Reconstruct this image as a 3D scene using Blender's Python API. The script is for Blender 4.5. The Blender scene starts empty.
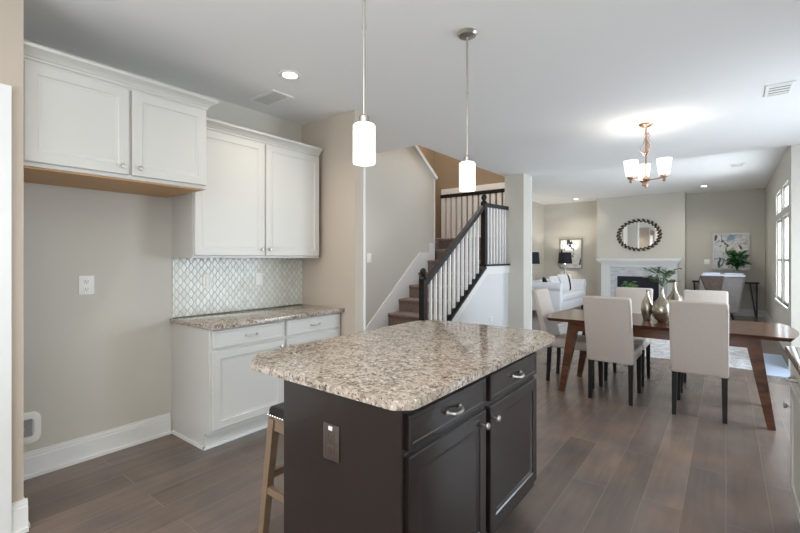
import bpy, bmesh, math, random
from mathutils import Vector, Matrix
random.seed(7)
SC = bpy.context.scene
COL = SC.collection
PI = math.pi

# ------------------------------------------------------------------ camera
cam_d = bpy.data.cameras.new('camera'); cam = bpy.data.objects.new('camera', cam_d); COL.objects.link(cam)
cam_d.sensor_width = 36; cam_d.lens = 425/800*36; cam_d.shift_y = -8.5/800; cam_d.clip_start = .05
cam.location = (0, 0, 1.375); cam.rotation_euler = (PI/2, 0, math.atan(326/425))
SC.camera = cam

# ------------------------------------------------------------------ world, daylight, exposure
SC.view_settings.view_transform = 'Standard'; SC.view_settings.look = 'None'
SC.view_settings.gamma = 1; SC.view_settings.use_curve_mapping = False
SC.view_settings.exposure = 0.0
SC.cycles.use_denoising = True
SC.cycles.max_bounces = 10; SC.cycles.diffuse_bounces = 6; SC.cycles.glossy_bounces = 4
SC.cycles.sample_clamp_indirect = 6
W = bpy.data.worlds.new('daylight'); SC.world = W; W.use_nodes = True
W.node_tree.nodes['Background'].inputs[0].default_value = (.80, .90, 1, 1)
W.node_tree.nodes['Background'].inputs[1].default_value = 3.0

def area(name, loc, size, direction, power, col):
    l = bpy.data.lights.new(name, 'AREA'); l.shape = 'RECTANGLE'; l.size, l.size_y = size
    l.energy = power; l.color = col
    o = bpy.data.objects.new(name, l); COL.objects.link(o); o.location = loc
    o.rotation_euler = Vector(direction).to_track_quat('-Z', 'Z').to_euler()
    return o
# daylight just outside the openings (patio door, windows); glass doors behind the camera are added fill
area('daylight_patio_door', (1.98, 5.15, 1.15), (2.3, 2.0), (-1, 0, -.5), 125, (.84, .92, 1))
area('back_fill_light', (-.9, -2.95, 1.35), (3.4, 2.3), (0, 1, 0), 80, (1, .985, .96))
area('daylight_sink_window', (1.2, 1.0, 1.65), (1.7, 1.05), (-1, 0, 0), 24, (.90, .95, 1))
area('daylight_living_windows', (1.12, 9.3, 1.6), (2.9, 2.0), (-1, 0, -.25), 270, (.92, .96, 1))

def spot(name, loc, power, col=(1, .90, .76), angle=2.5, blend=.8):
    l = bpy.data.lights.new(name, 'SPOT'); l.energy = power; l.color = col; l.spot_size = angle
    l.spot_blend = blend; l.shadow_soft_size = .06
    o = bpy.data.objects.new(name, l); COL.objects.link(o); o.location = loc
# added fill: an upward spot behind the camera that bounces off the ceiling
l = bpy.data.lights.new('ceiling_bounce_fill', 'SPOT'); l.energy = 530; l.color = (1, .98, .95); l.spot_size = 1.95; l.spot_blend = 1; l.shadow_soft_size = .25
o = bpy.data.objects.new('ceiling_bounce_fill', l); COL.objects.link(o); o.location = (-.4, -.7, .75); o.rotation_euler = (PI, 0, 0)
def point(name, loc, power, col=(1, .86, .68), r=.04):
    l = bpy.data.lights.new(name, 'POINT'); l.energy = power; l.color = col; l.shadow_soft_size = r
    o = bpy.data.objects.new(name, l); COL.objects.link(o); o.location = loc

# ------------------------------------------------------------------ materials
def srgb(r, g, b):
    f = lambda c: (c/255/12.92 if c/255 <= .04045 else ((c/255+.055)/1.055)**2.4)
    return (f(r), f(g), f(b), 1)
def mat(name, col, rough=.6, metal=0, spec=.5, bump=0, bscale=200, var=0, vscale=6, coat=0):
    m = bpy.data.materials.new(name); m.use_nodes = True
    nt = m.node_tree; b = nt.nodes['Principled BSDF']
    b.inputs['Base Color'].default_value = col; b.inputs['Roughness'].default_value = rough
    b.inputs['Metallic'].default_value = metal; b.inputs['Specular IOR Level'].default_value = spec
    b.inputs['Coat Weight'].default_value = coat
    tc = nt.nodes.new('ShaderNodeTexCoord')
    if var:
        n = nt.nodes.new('ShaderNodeTexNoise'); n.inputs['Scale'].default_value = vscale; n.inputs['Detail'].default_value = 4
        nt.links.new(tc.outputs['Object'], n.inputs['Vector'])
        mx = nt.nodes.new('ShaderNodeMix'); mx.data_type = 'RGBA'
        mx.inputs[6].default_value = tuple(c*(1-var) for c in col[:3])+(1,)
        mx.inputs[7].default_value = tuple(min(1, c*(1+var)) for c in col[:3])+(1,)
        nt.links.new(n.outputs['Fac'], mx.inputs[0]); nt.links.new(mx.outputs[2], b.inputs['Base Color'])
    if bump:
        n = nt.nodes.new('ShaderNodeTexNoise'); n.inputs['Scale'].default_value = bscale; n.inputs['Detail'].default_value = 3
        nt.links.new(tc.outputs['Object'], n.inputs['Vector'])
        bp = nt.nodes.new('ShaderNodeBump'); bp.inputs['Strength'].default_value = bump; bp.inputs['Distance'].default_value = .004
        nt.links.new(n.outputs['Fac'], bp.inputs['Height']); nt.links.new(bp.outputs['Normal'], b.inputs['Normal'])
    return m
def emit(name, col, strength):
    m = bpy.data.materials.new(name); m.use_nodes = True
    b = m.node_tree.nodes['Principled BSDF']; b.inputs['Base Color'].default_value = (.9, .9, .88, 1)
    b.inputs['Emission Color'].default_value = col; b.inputs['Emission Strength'].default_value = strength
    b.inputs['Roughness'].default_value = .3
    return m
class NB:                                            # small node helper
    def __init__(s, m): s.nt = m.node_tree
    def n(s, t, **k):
        o = s.nt.nodes.new('ShaderNode'+t)
        for a, v in k.items(): setattr(o, a, v)
        return o
    def l(s, a, b): s.nt.links.new(a, b)
    def math(s, op, a, b=None):
        o = s.n('Math', operation=op)
        for i, v in enumerate((a, b)):
            if v is None: continue
            if isinstance(v, (int, float)): o.inputs[i].default_value = v
            else: s.l(v, o.inputs[i])
        return o.outputs[0]
    def mix(s, f, a, b):
        o = s.n('Mix', data_type='RGBA')
        for i, v in ((0, f), (6, a), (7, b)):
            if isinstance(v, (int, float, tuple)): o.inputs[i].default_value = v
            else: s.l(v, o.inputs[i])
        return o.outputs[2]
    def ramp(s, f, pts):
        o = s.n('ValToRGB'); e = o.color_ramp.elements
        while len(e) < len(pts): e.new(.5)
        for q, (p, c) in zip(e, pts): q.position = p; q.color = c
        s.l(f, o.inputs[0]); return o.outputs[0]

WALL = mat('greige_wall_paint', srgb(201, 197, 187), .75, bump=.05, bscale=350)
WALL_WARM = mat('warm_lit_wall_paint', srgb(191, 178, 163), .75, bump=.05, bscale=350)  # greige wall with warm light put into its colour
WALL_SHADE = mat('shaded_wall_paint', srgb(140, 122, 100), .75, bump=.05, bscale=350)  # greige stairwell wall with the dim, warm shade put into its colour
PALE = mat('pale_grey_wall_paint', srgb(215, 216, 216), .7, bump=.05, bscale=350)
CEIL = mat('ceiling_paint', srgb(236, 236, 235), .85, bump=.08, bscale=250)
TRIM = mat('white_trim_paint', srgb(230, 230, 228), .35)
CABW = mat('white_cabinet_paint', srgb(205, 203, 197), .35)
CABWOOD = mat('cabinet_underside_wood', srgb(190, 150, 105), .5, var=.15, vscale=12)
ESP = mat('espresso_cabinet', srgb(38, 31, 29), .26, var=.2, vscale=5, coat=.15)
NICK = mat('brushed_nickel', srgb(190, 186, 178), .28, 1)
CHROME = mat('chrome', srgb(215, 215, 215), .12, 1)
COPPER = mat('bronze_metal', srgb(190, 158, 136), .3, 1)
BLACKW = mat('black_stained_wood', srgb(28, 24, 23), .5, spec=.3)
BLACK = mat('black_metal', srgb(22, 22, 23), .4)
DARK = mat('dark_slot', srgb(25, 24, 24), .7)
PLATE = mat('white_plastic', srgb(240, 240, 236), .35)
PLATED = mat('brown_plastic', srgb(74, 62, 56), .35)
LINEN = mat('linen_upholstery', srgb(197, 187, 178), .9, bump=.35, bscale=500, var=.05, vscale=40)
WHITEF = mat('white_upholstery', srgb(232, 234, 238), .85, bump=.2, bscale=200)
GREYV = mat('silver_velvet', srgb(118, 113, 110), .7, bump=.3, bscale=60, var=.22, vscale=14)
FUR = mat('brown_fur', srgb(84, 72, 66), .95, bump=.9, bscale=120, var=.55, vscale=16)
THROW = mat('pale_blue_throw', srgb(214, 222, 236), .9, bump=.3, bscale=150)
LEATH = mat('black_leather', srgb(32, 28, 27), .35, bump=.15, bscale=300)
STOOLW = mat('weathered_wood', srgb(128, 106, 86), .55, var=.3, vscale=18)
NAIL = mat('nailhead_metal', srgb(210, 205, 195), .25, 1)
CARPET = mat('brown_carpet', srgb(128, 111, 104), .98, bump=1.0, bscale=130, var=.5, vscale=45)
LEAF = mat('green_leaf', srgb(62, 104, 48), .45, var=.4, vscale=12)
LEAFD = mat('deep_green_leaf', srgb(28, 92, 34), .45, var=.4, vscale=12)
LEAFB = mat('bright_green_leaf', srgb(84, 124, 66), .45, var=.3, vscale=14)
SAGE = mat('sage_leaf', srgb(84, 104, 72), .5, var=.3, vscale=20)
BRASS = mat('antique_silver_glaze', srgb(176, 168, 152), .22, .9, var=.3, vscale=9)
NAVY = mat('dark_navy_lampshade', srgb(16, 20, 34), .7)
STRIPE = mat('black_fabric', srgb(18, 18, 22), .9)
FIRE = mat('firebox_black', srgb(14, 17, 34), .45)
SILVER = mat('silver_frame', srgb(170, 166, 160), .35, .6)
MIRROR = mat('mirror_glass', (.92, .92, .92, 1), .02, 1)
BEAD = mat('dark_bronze_leaf', srgb(82, 72, 52), .35, .7, var=.4, vscale=30)
MATBL = mat('pale_blue_mat', srgb(176, 188, 208), .85, bump=.4, bscale=200, var=.06, vscale=30)
GLOW = emit('frosted_shade_glass', (1, .93, .80, 1), 1.7)
GLOW2 = emit('frosted_chandelier_glass', (1, .95, .88, 1), 1.9)
CANL = emit('downlight_lens', (1, .95, .86, 1), 9)
GLASSV = mat('clear_glass_vase', srgb(205, 220, 225), .08, 0)
GLASSV.node_tree.nodes['Principled BSDF'].inputs['Transmission Weight'].default_value = .85

def glass_mat():
    m = bpy.data.materials.new('window_glass'); m.use_nodes = True; q = NB(m)
    q.nt.nodes.remove(q.nt.nodes['Principled BSDF'])
    t = q.n('BsdfTransparent'); t.inputs[0].default_value = (.96, .98, 1, 1)
    g = q.n('BsdfGlossy'); g.inputs['Roughness'].default_value = .02
    mx = q.n('MixShader'); mx.inputs[0].default_value = .08
    q.l(t.outputs[0], mx.inputs[1]); q.l(g.outputs[0], mx.inputs[2]); q.l(mx.outputs[0], q.nt.nodes['Material Output'].inputs[0])
    return m
GLASS = glass_mat()

def granite(name, warm):
    m = bpy.data.materials.new(name); m.use_nodes = True; q = NB(m); b = q.nt.nodes['Principled BSDF']
    tc = q.n('TexCoord')
    def noise(sc, d=2, off=0):
        mp = q.n('Mapping'); mp.inputs['Location'].default_value = (off, off*.7, off*1.3); q.l(tc.outputs['Object'], mp.inputs[0])
        o = q.n('TexNoise'); o.inputs['Scale'].default_value = sc; o.inputs['Detail'].default_value = d; q.l(mp.outputs[0], o.inputs['Vector']); return o.outputs['Fac']
    def vor(sc, off=0):
        mp = q.n('Mapping'); mp.inputs['Location'].default_value = (off, off, off); q.l(tc.outputs['Object'], mp.inputs[0])
        dn = q.n('TexNoise'); dn.inputs['Scale'].default_value = sc*.9; q.l(mp.outputs[0], dn.inputs['Vector'])
        ad = q.n('VectorMath', operation='MULTIPLY_ADD'); ad.inputs[1].default_value = (.02, .02, .02)
        q.l(dn.outputs['Color'], ad.inputs[0]); q.l(mp.outputs[0], ad.inputs[2])
        o = q.n('TexVoronoi'); o.inputs['Scale'].default_value = sc; q.l(ad.outputs[0], o.inputs['Vector']); return o.outputs['Color']
    sp = q.n('SeparateColor'); q.l(vor(75), sp.inputs[0])
    base = q.ramp(sp.outputs[0], [(0, warm[0]), (.35, warm[1]), (.62, warm[2]), (.85, warm[3]), (1, warm[4])])
    base = q.mix(q.ramp(noise(14, 3), [(.42, (0, 0, 0, 1)), (.62, (.5, .5, .5, 1))]), base, warm[2])
    dk = q.ramp(noise(85, 2, 3), [(.615, (0, 0, 0, 1)), (.66, (1, 1, 1, 1))])
    base = q.mix(dk, base, warm[5])
    wh = q.ramp(noise(70, 2, 9), [(.64, (0, 0, 0, 1)), (.69, (1, 1, 1, 1))])
    base = q.mix(wh, base, warm[6])
    q.l(base, b.inputs['Base Color']); b.inputs['Roughness'].default_value = .07; b.inputs['Specular IOR Level'].default_value = .6
    return m
GRAN = granite('speckled_granite', [srgb(104, 92, 84), srgb(152, 137, 124), srgb(196, 184, 170), srgb(178, 162, 146), srgb(132, 116, 103), srgb(46, 40, 40), srgb(226, 222, 216)])

def floor_mat():
    m = bpy.data.materials.new('grey_brown_plank_floor'); m.use_nodes = True; q = NB(m); b = q.nt.nodes['Principled BSDF']
    tc = q.n('TexCoord'); sp = q.n('SeparateXYZ'); q.l(tc.outputs['Object'], sp.inputs[0])
    cb = q.n('CombineXYZ'); q.l(sp.outputs[1], cb.inputs[0]); q.l(sp.outputs[0], cb.inputs[1])
    br = q.n('TexBrick', offset=.37, squash=1.0); q.l(cb.outputs[0], br.inputs['Vector'])
    br.inputs['Scale'].default_value = 1; br.inputs['Brick Width'].default_value = 1.7; br.inputs['Row Height'].default_value = .19
    br.inputs['Mortar Size'].default_value = .0016; br.inputs['Mortar Smooth'].default_value = .3; br.inputs['Bias'].default_value = 0
    br.inputs['Color1'].default_value = (0, 0, 0, 1); br.inputs['Color2'].default_value = (1, 1, 1, 1); br.inputs['Mortar'].default_value = (.5, .5, .5, 1)
    bv = q.n('TexBrick', offset=.37, squash=1.0); q.l(cb.outputs[0], bv.inputs['Vector'])
    bv.inputs['Scale'].default_value = 1; bv.inputs['Brick Width'].default_value = 1.7; bv.inputs['Row Height'].default_value = .19
    bv.inputs['Mortar Size'].default_value = 0; bv.inputs['Mortar Smooth'].default_value = 0
    bv.inputs['Color1'].default_value = (0, 0, 0, 1); bv.inputs['Color2'].default_value = (1, 1, 1, 1); bv.inputs['Mortar'].default_value = (.5, .5, .5, 1)
    plank = q.ramp(bv.outputs['Color'], [(0, srgb(103, 92, 85)), (.3, srgb(113, 100, 92)), (.55, srgb(119, 105, 97)), (.8, srgb(108, 96, 89)), (1, srgb(126, 111, 101))])
    mp = q.n('Mapping'); mp.inputs['Scale'].default_value = (11, 1.0, 1); q.l(tc.outputs['Object'], mp.inputs[0])
    ad = q.n('VectorMath', operation='MULTIPLY_ADD'); ad.inputs[1].default_value = (9, 9, 9); q.l(bv.outputs['Color'], ad.inputs[0]); q.l(mp.outputs[0], ad.inputs[2])
    gr = q.n('TexNoise'); gr.inputs['Scale'].default_value = 2.2; gr.inputs['Detail'].default_value = 5; gr.inputs['Distortion'].default_value = .5; q.l(ad.outputs[0], gr.inputs['Vector'])
    g2 = q.ramp(gr.outputs['Fac'], [(.3, (.86, .86, .86, 1)), (.7, (1.08, 1.07, 1.06, 1))])
    mu = q.n('Mix', data_type='RGBA', blend_type='MULTIPLY'); mu.inputs[0].default_value = .8; q.l(plank, mu.inputs[6]); q.l(g2, mu.inputs[7])
    mm = q.n('TexNoise'); mm.inputs['Scale'].default_value = 2.6; mm.inputs['Detail'].default_value = 4; q.l(tc.outputs['Object'], mm.inputs['Vector'])
    tone = q.n('Mix', data_type='RGBA', blend_type='MULTIPLY'); tone.inputs[0].default_value = 1; q.l(mu.outputs[2], tone.inputs[6])
    q.l(q.ramp(mm.outputs['Fac'], [(.36, (.86, .90, .95, 1)), (.64, (1.16, 1.08, 1.0, 1))]), tone.inputs[7])
    col = q.mix(br.outputs['Fac'], tone.outputs[2], srgb(130, 118, 109))
    q.l(col, b.inputs['Base Color'])
    b.inputs['Roughness'].default_value = .25
    b.inputs['Specular IOR Level'].default_value = .55
    return m
FLOOR = floor_mat()

def tile_mat():                                      # lantern / arabesque mosaic on the Y-Z plane
    m = bpy.data.materials.new('lantern_tile'); m.use_nodes = True; q = NB(m); b = q.nt.nodes['Principled BSDF']
    tc = q.n('TexCoord'); sp = q.n('SeparateXYZ'); q.l(tc.outputs['Object'], sp.inputs[0])
    u = q.math('MULTIPLY', sp.outputs[1], 1/.058); v = q.math('MULTIPLY', sp.outputs[2], 1/.070)
    a = q.math('ADD', u, v); c = q.math('SUBTRACT', u, v)
    a2 = q.math('ADD', a, q.math('MULTIPLY', q.math('SINE', q.math('MULTIPLY', c, 2*PI)), .05))
    c2 = q.math('ADD', c, q.math('MULTIPLY', q.math('SINE', q.math('MULTIPLY', a, 2*PI)), .05))
    d = q.math('MINIMUM', q.math('ABSOLUTE', q.math('SUBTRACT', q.math('FRACT', a2), .5)), q.math('ABSOLUTE', q.math('SUBTRACT', q.math('FRACT', c2), .5)))
    g = q.ramp(d, [(.035, (1, 1, 1, 1)), (.075, (0, 0, 0, 1))])
    ia = q.math('FLOOR', q.math('ADD', a2, .5)); ic = q.math('FLOOR', q.math('ADD', c2, .5))
    cb = q.n('CombineXYZ'); q.l(ia, cb.inputs[0]); q.l(ic, cb.inputs[1])
    wn = q.n('TexWhiteNoise'); q.l(cb.outputs[0], wn.inputs['Vector'])
    tcol = q.mix(wn.outputs['Value'], srgb(208, 210, 200), srgb(222, 224, 215))
    q.l(q.mix(g, tcol, srgb(176, 173, 162)), b.inputs['Base Color'])
    rr = q.n('MapRange'); rr.inputs[3].default_value = .12; rr.inputs[4].default_value = .7; q.l(g, rr.inputs[0]); q.l(rr.outputs[0], b.inputs['Roughness'])
    bp = q.n('Bump'); bp.inputs['Strength'].default_value = .3; bp.inputs['Distance'].default_value = .002
    q.l(q.ramp(d, [(.02, (0, 0, 0, 1)), (.2, (1, 1, 1, 1))]), bp.inputs['Height']); q.l(bp.outputs['Normal'], b.inputs['Normal'])
    return m
TILE = tile_mat()

def mosaic_mat():
    m = bpy.data.materials.new('marble_mosaic'); m.use_nodes = True; q = NB(m); b = q.nt.nodes['Principled BSDF']
    tc = q.n('TexCoord'); sp = q.n('SeparateXYZ'); q.l(tc.outputs['Object'], sp.inputs[0])
    cb = q.n('CombineXYZ'); q.l(sp.outputs[0], cb.inputs[0]); q.l(sp.outputs[2], cb.inputs[1])
    br = q.n('TexBrick'); q.l(cb.outputs[0], br.inputs['Vector']); br.inputs['Scale'].default_value = 1
    br.inputs['Brick Width'].default_value = .10; br.inputs['Row Height'].default_value = .05; br.inputs['Mortar Size'].default_value = .003
    br.inputs['Color1'].default_value = srgb(214, 216, 220); br.inputs['Color2'].default_value = srgb(188, 191, 198); br.inputs['Mortar'].default_value = srgb(225, 225, 225)
    q.l(br.outputs['Color'], b.inputs['Base Color']); b.inputs['Roughness'].default_value = .25
    return m
MOSAIC = mosaic_mat()

def walnut_mat():
    m = bpy.data.materials.new('walnut_wood'); m.use_nodes = True; q = NB(m); b = q.nt.nodes['Principled BSDF']
    tc = q.n('TexCoord'); mp = q.n('Mapping'); mp.inputs['Scale'].default_value = (1.5, 14, 6); q.l(tc.outputs['Object'], mp.inputs[0])
    n = q.n('TexNoise'); n.inputs['Scale'].default_value = 2; n.inputs['Detail'].default_value = 6; n.inputs['Distortion'].default_value = .8; q.l(mp.outputs[0], n.inputs['Vector'])
    q.l(q.ramp(n.outputs['Fac'], [(.3, srgb(62, 36, 25)), (.55, srgb(98, 60, 40)), (.75, srgb(78, 46, 31))]), b.inputs['Base Color'])
    b.inputs['Roughness'].default_value = .16
    return m
WALNUT = walnut_mat()

def rug_mat():
    m = bpy.data.materials.new('woven_cream_rug'); m.use_nodes = True; q = NB(m); b = q.nt.nodes['Principled BSDF']
    tc = q.n('TexCoord')
    v = q.n('TexVoronoi'); v.inputs['Scale'].default_value = 34; q.l(tc.outputs['Object'], v.inputs['Vector'])
    n = q.n('TexNoise'); n.inputs['Scale'].default_value = 9; n.inputs['Detail'].default_value = 5; q.l(tc.outputs['Object'], n.inputs['Vector'])
    c = q.mix(v.outputs['Distance'], srgb(206, 204, 202), srgb(150, 146, 146))
    q.l(q.mix(q.ramp(n.outputs['Fac'], [(.45, (0, 0, 0, 1)), (.6, (.6, .6, .6, 1))]), c, srgb(222, 222, 224)), b.inputs['Base Color'])
    b.inputs['Roughness'].default_value = .95
    bp = q.n('Bump'); bp.inputs['Strength'].default_value = .8; bp.inputs['Distance'].default_value = .01; q.l(v.outputs['Distance'], bp.inputs['Height']); q.l(bp.outputs['Normal'], b.inputs['Normal'])
    return m
RUG = rug_mat()

def art_mat(name, seed, pts):
    m = bpy.data.materials.new(name); m.use_nodes = True; q = NB(m); b = q.nt.nodes['Principled BSDF']
    tc = q.n('TexCoord'); mp = q.n('Mapping'); mp.inputs['Location'].default_value = (seed, seed*2, seed*.5); q.l(tc.outputs['Object'], mp.inputs[0])
    n1 = q.n('TexNoise'); n1.inputs['Scale'].default_value = 2.6; n1.inputs['Detail'].default_value = 3; n1.inputs['Distortion'].default_value = 1.4; q.l(mp.outputs[0], n1.inputs['Vector'])
    n2 = q.n('TexNoise'); n2.inputs['Scale'].default_value = 5; n2.inputs['Detail'].default_value = 4; n2.inputs['Distortion'].default_value = 2.2
    mp2 = q.n('Mapping'); mp2.inputs['Location'].default_value = (seed+4, 1, seed); mp2.inputs['Scale'].default_value = (1, 1, .6); q.l(tc.outputs['Object'], mp2.inputs[0]); q.l(mp2.outputs[0], n2.inputs['Vector'])
    c = q.ramp(n1.outputs['Fac'], pts)
    k = q.ramp(n2.outputs['Fac'], [(.585, (0, 0, 0, 1)), (.62, (1, 1, 1, 1))])
    q.l(q.mix(k, c, srgb(28, 28, 34)), b.inputs['Base Color']); b.inputs['Roughness'].default_value = .3
    return m
ART1 = art_mat('abstract_canvas', 1.7, [(.30, srgb(190, 196, 200)), (.45, srgb(226, 226, 222)), (.58, srgb(232, 230, 224)), (.72, srgb(196, 186, 174))]); ART2 = art_mat('abstract_canvas_two', 8.2, [(.34, srgb(120, 142, 165)), (.46, srgb(196, 202, 206)), (.56, srgb(222, 222, 218)), (.66, srgb(166, 140, 120))])

# ------------------------------------------------------------------ mesh builder
class MB:
    def __init__(s): s.bm = bmesh.new()
    def _add(s, verts, faces):
        vs = [s.bm.verts.new(v) for v in verts]
        for f in faces:
            try: s.bm.faces.new([vs[i] for i in f])
            except ValueError: pass
        return vs
    def box(s, x0, x1, y0, y1, z0, z1):
        s._add([(x0,y0,z0),(x1,y0,z0),(x1,y1,z0),(x0,y1,z0),(x0,y0,z1),(x1,y0,z1),(x1,y1,z1),(x0,y1,z1)],
               [(3,2,1,0),(4,5,6,7),(0,1,5,4),(1,2,6,5),(2,3,7,6),(3,0,4,7)]); return s
    def rbox(s, x0, x1, y0, y1, z0, z1, r=.02, seg=3, fn=None):
        t = bmesh.new(); bmesh.ops.create_cube(t, size=1)
        for v in t.verts:
            v.co = ((x0+x1)/2+v.co.x*(x1-x0), (y0+y1)/2+v.co.y*(y1-y0), (z0+z1)/2+v.co.z*(z1-z0))
        bmesh.ops.bevel(t, geom=list(t.edges), offset=r, segments=seg, profile=.5, affect='EDGES')
        return s.merge(t, fn)
    def merge(s, t, fn=None):
        t.verts.index_update(); t.faces.ensure_lookup_table()
        s._add([(fn(v.co) if fn else v.co.copy()) for v in t.verts], [[v.index for v in f.verts] for f in t.faces]); t.free(); return s
    def bar(s, p0, p1, w, h, w1=None, h1=None, up=(0, 0, 1)):       # rectangular bar, tapering to w1 x h1
        p0, p1 = Vector(p0), Vector(p1); d = (p1-p0).normalized(); up = Vector(up)
        if abs(d.dot(up)) > .98: up = Vector((0, 1, 0))
        sx = d.cross(up).normalized(); sy = sx.cross(d).normalized()
        w1 = w if w1 is None else w1; h1 = h if h1 is None else h1
        vs = []
        for p, a, b in ((p0, w, h), (p1, w1, h1)):
            for i, j in ((-1,-1),(1,-1),(1,1),(-1,1)): vs.append(p+sx*i*a/2+sy*j*b/2)
        s._add(vs, [(3,2,1,0),(4,5,6,7),(0,1,5,4),(1,2,6,5),(2,3,7,6),(3,0,4,7)]); return s
    def tube(s, pts, r, n=8, r1=None):
        pts = [Vector(p) for p in pts]; rings = []; m = len(pts)
        prev = None
        for i, p in enumerate(pts):
            d = (pts[min(i+1, m-1)]-pts[max(i-1, 0)]).normalized()
            if prev is None:
                a = Vector((0, 0, 1)) if abs(d.z) < .9 else Vector((1, 0, 0))
                sx = d.cross(a).normalized()
            else: sx = (prev-d*prev.dot(d)).normalized()
            prev = sx; sy = d.cross(sx)
            rr = r if r1 is None else r+(r1-r)*i/(m-1)
            rings.append([s.bm.verts.new(p+(sx*math.cos(2*PI*k/n)+sy*math.sin(2*PI*k/n))*rr) for k in range(n)])
        for a, b in zip(rings, rings[1:]):
            for k in range(n): s.bm.faces.new((a[k], a[(k+1)%n], b[(k+1)%n], b[k]))
        s.bm.faces.new(rings[0][::-1]); s.bm.faces.new(rings[-1]); return s
    def lathe(s, prof, c=(0, 0, 0), n=24, sx=1, sy=1, close=False):      # prof: (r, z)
        rings = []
        for r, z in prof:
            rings.append([s.bm.verts.new((c[0]+sx*max(r, 1e-4)*math.cos(2*PI*k/n), c[1]+sy*max(r, 1e-4)*math.sin(2*PI*k/n), c[2]+z)) for k in range(n)])
        for a, b in zip(rings, rings[1:]):
            for k in range(n): s.bm.faces.new((a[k], a[(k+1)%n], b[(k+1)%n], b[k]))
        if close:
            for k in range(n): a, b = rings[-1], rings[0]; s.bm.faces.new((a[k], a[(k+1)%n], b[(k+1)%n], b[k]))
        else: s.bm.faces.new(rings[0][::-1]); s.bm.faces.new(rings[-1])
        return s
    def ball(s, c, r, sc=(1, 1, 1), u=12, v=8, rot=None):
        t = bmesh.new(); bmesh.ops.create_uvsphere(t, u_segments=u, v_segments=v, radius=r)
        M = rot or Matrix.Identity(3)
        return s.merge(t, lambda q: M @ Vector((q.x*sc[0], q.y*sc[1], q.z*sc[2]))+Vector(c))
    def prism(s, poly, ax, a0, a1):                                    # poly in the two other axes, extruded along ax
        def P(u, v, a): return (a, u, v) if ax == 'x' else ((u, a, v) if ax == 'y' else (u, v, a))
        n = len(poly); vs = [P(u, v, a0) for u, v in poly]+[P(u, v, a1) for u, v in poly]
        s._add(vs, [tuple(range(n))[::-1], tuple(range(n, 2*n))]+[(i, (i+1)%n, n+(i+1)%n, n+i) for i in range(n)]); return s
    def leaf(s, base, d, L, w, nrm=(0, 0, 1), bend=.15):
        base, d, nrm = Vector(base), Vector(d).normalized(), Vector(nrm)
        sd = d.cross(nrm)
        if sd.length < .05: sd = d.cross(Vector((1, 0, 0)))
        sd.normalize(); up = sd.cross(d); pr = [(0, .08), (.25, .8), (.5, 1), (.78, .6), (1, .03)]
        top, n = [], len(pr); vs = []
        for t, k in pr:
            c = base+d*L*t-up*bend*L*t*t
            vs += [c+sd*w/2*k+up*w*.12*k, c, c-sd*w/2*k+up*w*.12*k]
        f = []
        for i in range(n-1): f += [(3*i, 3*i+1, 3*i+4, 3*i+3), (3*i+1, 3*i+2, 3*i+5, 3*i+4)]
        s._add(vs, f); return s
    def door(s, ax, sign, f, u0, u1, v0, v1, th=.02, rail=.055, drop=.008, flat=False):
        """panelled front; ax = axis it faces, f = front coordinate, sign = facing"""
        rings = [(0, -th), (0, -.004), (.004, 0)]
        if flat: rings += [(.018, 0), (.022, -.003)]
        else: rings += [(rail, 0), (rail+.006, -drop*.6), (rail+.016, -drop*.75), (rail+.02, -drop)]
        vs = []
        for i, d in rings:
            for u, v in ((u0+i, v0+i), (u1-i, v0+i), (u1-i, v1-i), (u0+i, v1-i)):
                a = f+sign*d; vs.append((a, u, v) if ax == 'x' else (u, a, v))
        fs = [(0, 1, 2, 3), tuple(4*(len(rings)-1)+k for k in range(4))]
        for r in range(len(rings)-1):
            for k in range(4): fs.append((4*r+k, 4*r+(k+1)%4, 4*r+4+(k+1)%4, 4*r+4+k))
        s._add(vs, fs); return s
    def build(s, name, m, parent=None, kind=None, smooth=38, world=False):
        bmesh.ops.recalc_face_normals(s.bm, faces=list(s.bm.faces))
        me = bpy.data.meshes.new(name)
        if world and parent is not None:
            for v in s.bm.verts: v.co -= ORG[parent.name]
        s.bm.to_mesh(me); s.bm.free(); me.materials.append(m)
        if smooth:
            me.polygons.foreach_set('use_smooth', [True]*len(me.polygons)); me.set_sharp_from_angle(angle=math.radians(smooth))
        o = bpy.data.objects.new(name, me); COL.objects.link(o)
        if parent is not None: o.parent = parent; ORG[o.name] = ORG.get(parent.name, Vector())
        if kind: o['kind'] = kind
        return o
ORG = {}
def thing(name, label, cat, loc=(0, 0, 0), rz=0, group=None):
    o = bpy.data.objects.new(name, None); COL.objects.link(o); o.location = loc; o.rotation_euler = (0, 0, rz)
    o.empty_display_size = .1
    o['label'] = label; o['category'] = cat
    if group: o['group'] = group
    ORG[o.name] = Vector(loc)
    return o
def tag(o, label, cat, group=None):
    o['label'] = label; o['category'] = cat
    if group: o['group'] = group
    return o
def dup(root, loc, rz, label, group=None):
    r = root.copy(); COL.objects.link(r); r.location = loc; r.rotation_euler = (0, 0, rz); r['label'] = label
    if group: r['group'] = group
    for ch in list(root.children):
        c = ch.copy(); COL.objects.link(c); c.parent = r
        for g in list(ch.children):
            d = g.copy(); COL.objects.link(d); d.parent = c
    return r
def S(name, mb, m): return mb.build(name, m, None, 'structure', smooth=0)

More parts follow.
